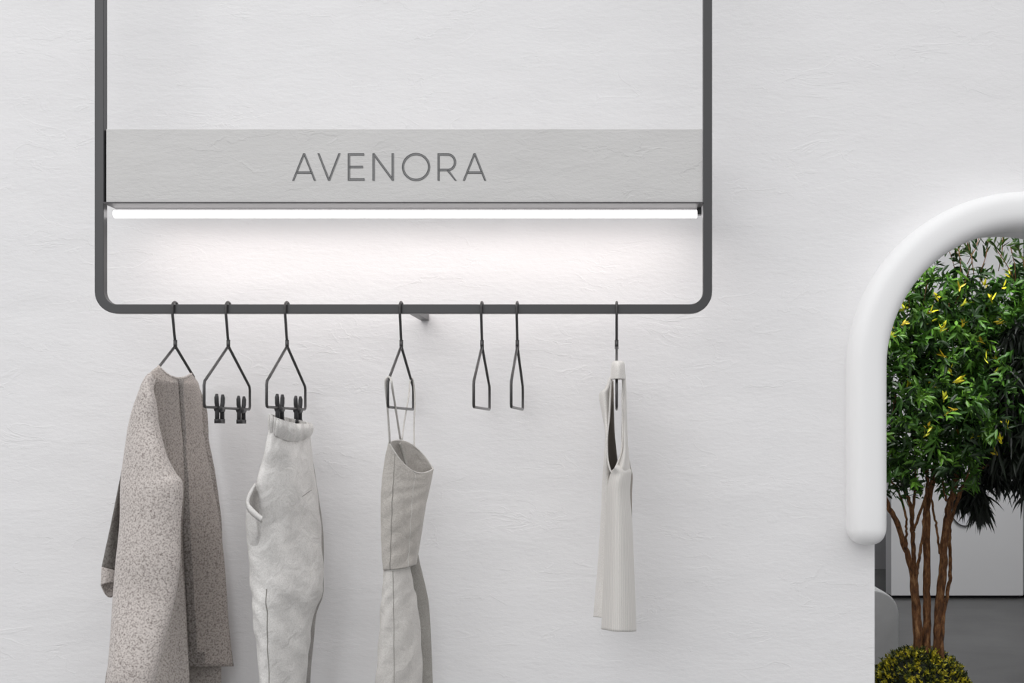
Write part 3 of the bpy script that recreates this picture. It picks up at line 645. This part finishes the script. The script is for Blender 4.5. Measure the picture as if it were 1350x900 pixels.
leaves('young_leaves', top, .03, 4, .036, .009, lambda c: [(0.80, 0.72, 0.03), (0.6, 0.62, 0.03), (0.7, 0.52, 0.03)][rng.integers(0, 3)], M['leaf'], tree, droop=.0, up=1.6, spread=.7)
# airy shoots along the crown's upper edge, each on its own thin twig
tw = []; sh = []
for px in list(np.linspace(1195, 1440, 26)):
    py = float(np.interp(px, [1190, 1220, 1250, 1300, 1360, 1440], [352, 328, 322, 310, 305, 320]))+rng.uniform(-12, 24)
    D = TD+rng.uniform(-.25, .25); p = np.array(P(px, py, D)); q = p-np.array([rng.uniform(-.09, .09), 0, rng.uniform(.12, .2)])
    tubeobj('twig', [q, (p+q)/2+np.array([.006, 0, 0]), p], .0018, M['bark'], tree, 5); sh += [p-(p-q)*f_ for f_ in (0, .35)]
leaves('foliage', sh, .06, 8, .048, .012, lambda c: [(0.03, 0.075, 0.015), (0.05, 0.10, 0.015), (0.02, 0.05, 0.012)][rng.integers(0, 3)], M['leaf'], tree, droop=0, up=2.0, spread=.75)
# hanging foliage on the long right branch, shade put into its near-black leaf colours
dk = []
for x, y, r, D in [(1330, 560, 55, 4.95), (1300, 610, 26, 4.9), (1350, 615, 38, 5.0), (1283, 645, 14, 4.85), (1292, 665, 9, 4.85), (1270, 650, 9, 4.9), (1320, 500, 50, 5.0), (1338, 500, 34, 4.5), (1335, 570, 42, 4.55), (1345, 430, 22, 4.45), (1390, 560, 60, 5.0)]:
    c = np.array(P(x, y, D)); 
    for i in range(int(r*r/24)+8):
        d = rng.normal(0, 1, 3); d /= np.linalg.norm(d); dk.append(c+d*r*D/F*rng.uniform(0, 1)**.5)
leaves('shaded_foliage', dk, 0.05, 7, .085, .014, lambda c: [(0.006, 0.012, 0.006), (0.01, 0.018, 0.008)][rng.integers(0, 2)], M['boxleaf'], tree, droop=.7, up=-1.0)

# planter under the tree
pc = P(1216, 905, TD); pr = 0.24; pz = CZ-(917-VY)/F*TD
pot = thing('planter', (pc[0], TD, 0), 'round concrete planter below the clipped shrub', 'planter')
def lathe(prof, cx, cy, n=48):
    V = []; Fa = []
    for r, z in prof:
        for k in range(n): a = 2*PI*k/n; V.append((cx+r*math.cos(a), cy+r*math.sin(a), z))
    for i in range(len(prof)-1):
        for k in range(n): Fa.append((i*n+k, i*n+(k+1) % n, (i+1)*n+(k+1) % n, (i+1)*n+k))
    Fa.append(tuple(range(n))[::-1]); Fa.append(tuple((len(prof)-1)*n+k for k in range(n))); return V, Fa
zz = pz-0.10
v, f = lathe([(.16, 0), (.19, .01), (.215, zz*.6), (.22, zz-.01), (.215, zz), (.195, zz), (.19, zz-.03)], pc[0], TD); fixn(mesh('pot', v, f, M['pot'], pot))
v, f = lathe([(.189, zz-.045), (.189, zz-.028)], pc[0], TD); fixn(mesh('soil', v, f, M['soil'], pot))
# clipped ball shrub
bc = np.array(P(1213, 918, TD-.02)); br = 66*sc
shrub = thing('clipped_shrub', (bc[0], bc[1], zz-.03), 'clipped round shrub with small yellow-green leaves at the foot of the trunks', 'shrub')
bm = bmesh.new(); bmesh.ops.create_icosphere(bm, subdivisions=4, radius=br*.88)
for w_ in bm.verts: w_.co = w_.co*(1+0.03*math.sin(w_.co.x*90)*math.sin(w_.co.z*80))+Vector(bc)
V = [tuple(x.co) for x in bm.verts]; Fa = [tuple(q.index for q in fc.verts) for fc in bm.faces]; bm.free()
mesh('shade_core', V, Fa, M['core'], shrub)  # solid near-black ball, shade between the leaves put into its colour
cs, dirs = [], []
for i in range(3200):
    d = rng.normal(0, 1, 3); d /= np.linalg.norm(d)
    if d[1] > 0.75: continue
    cs.append(bc+d*br*rng.uniform(.86, 1.0)); dirs.append(d+np.array([0, 0, .5]))
leaves('foliage', cs, .018, 6, .015, .006, lambda c: [(0.60, 0.52, 0.03), (0.36, 0.35, 0.03), (0.07, 0.09, 0.012), (0.03, 0.045, 0.008)][rng.integers(0, 4)], M['boxleaf'], shrub, droop=0, up=0, spread=.8, dirs=dirs)

# ------------------------------------------------------------------ light
W = bpy.data.worlds.new('sky'); SC.world = W; W.use_nodes = True; nt = W.node_tree; bg = nt.nodes['Background']
tc = nt.nodes.new('ShaderNodeTexCoord'); sp = nt.nodes.new('ShaderNodeSeparateXYZ'); cr = nt.nodes.new('ShaderNodeValToRGB')
mr = nt.nodes.new('ShaderNodeMapRange'); mr.inputs['From Min'].default_value = -1; mr.inputs['From Max'].default_value = 1
nt.links.new(tc.outputs['Generated'], sp.inputs[0]); nt.links.new(sp.outputs['Z'], mr.inputs['Value']); nt.links.new(mr.outputs[0], cr.inputs['Fac'])
e = cr.color_ramp.elements; e[0].position = 0.45; e[0].color = (0.36, 0.36, 0.37, 1); e[1].position = 0.85; e[1].color = (1, 1, 1.01, 1)
nt.links.new(cr.outputs['Color'], bg.inputs['Color']); bg.inputs['Strength'].default_value = 1.16
def area(name, loc, target, size, power, col=(1, 1, 1), sy=None):
    d = bpy.data.lights.new(name, 'AREA'); d.energy = power; d.size = size; d.color = col
    if sy: d.shape = 'RECTANGLE'; d.size_y = sy
    o = bpy.data.objects.new(name, d); COL.objects.link(o); o.location = loc
    o.rotation_euler = (Vector(target)-Vector(loc)).to_track_quat('-Z', 'Y').to_euler(); return o
area('key_light', (-2.2, -1.2, 4.4), (0, 3.1, 1.5), 5.0, 90)
area('room_light', (1.3, 3.7, 3.3), (1.5, 4.8, 1.4), 0.8, 44)
area('partition_light', (2.6, 6.6, 3.4), (2.9, 9.2, 0.9), 1.6, 68)
area('back_light', (1.6, 10.2, 3.4), (1.9, 11.1, 0.6), 0.8, 22)
la = area('rail_light', ((ix0+ix1)/2, 2.95, zs-0.028), ((ix0+ix1)/2, 3.02, zs-0.20), ix1-ix0-0.06, 1.0, (1.0, 0.89, 0.85), 0.012)
la.data.spread = math.radians(158)
SC.view_settings.view_transform = 'Standard'; SC.view_settings.look = 'None'; SC.view_settings.exposure = 0; SC.view_settings.gamma = 1
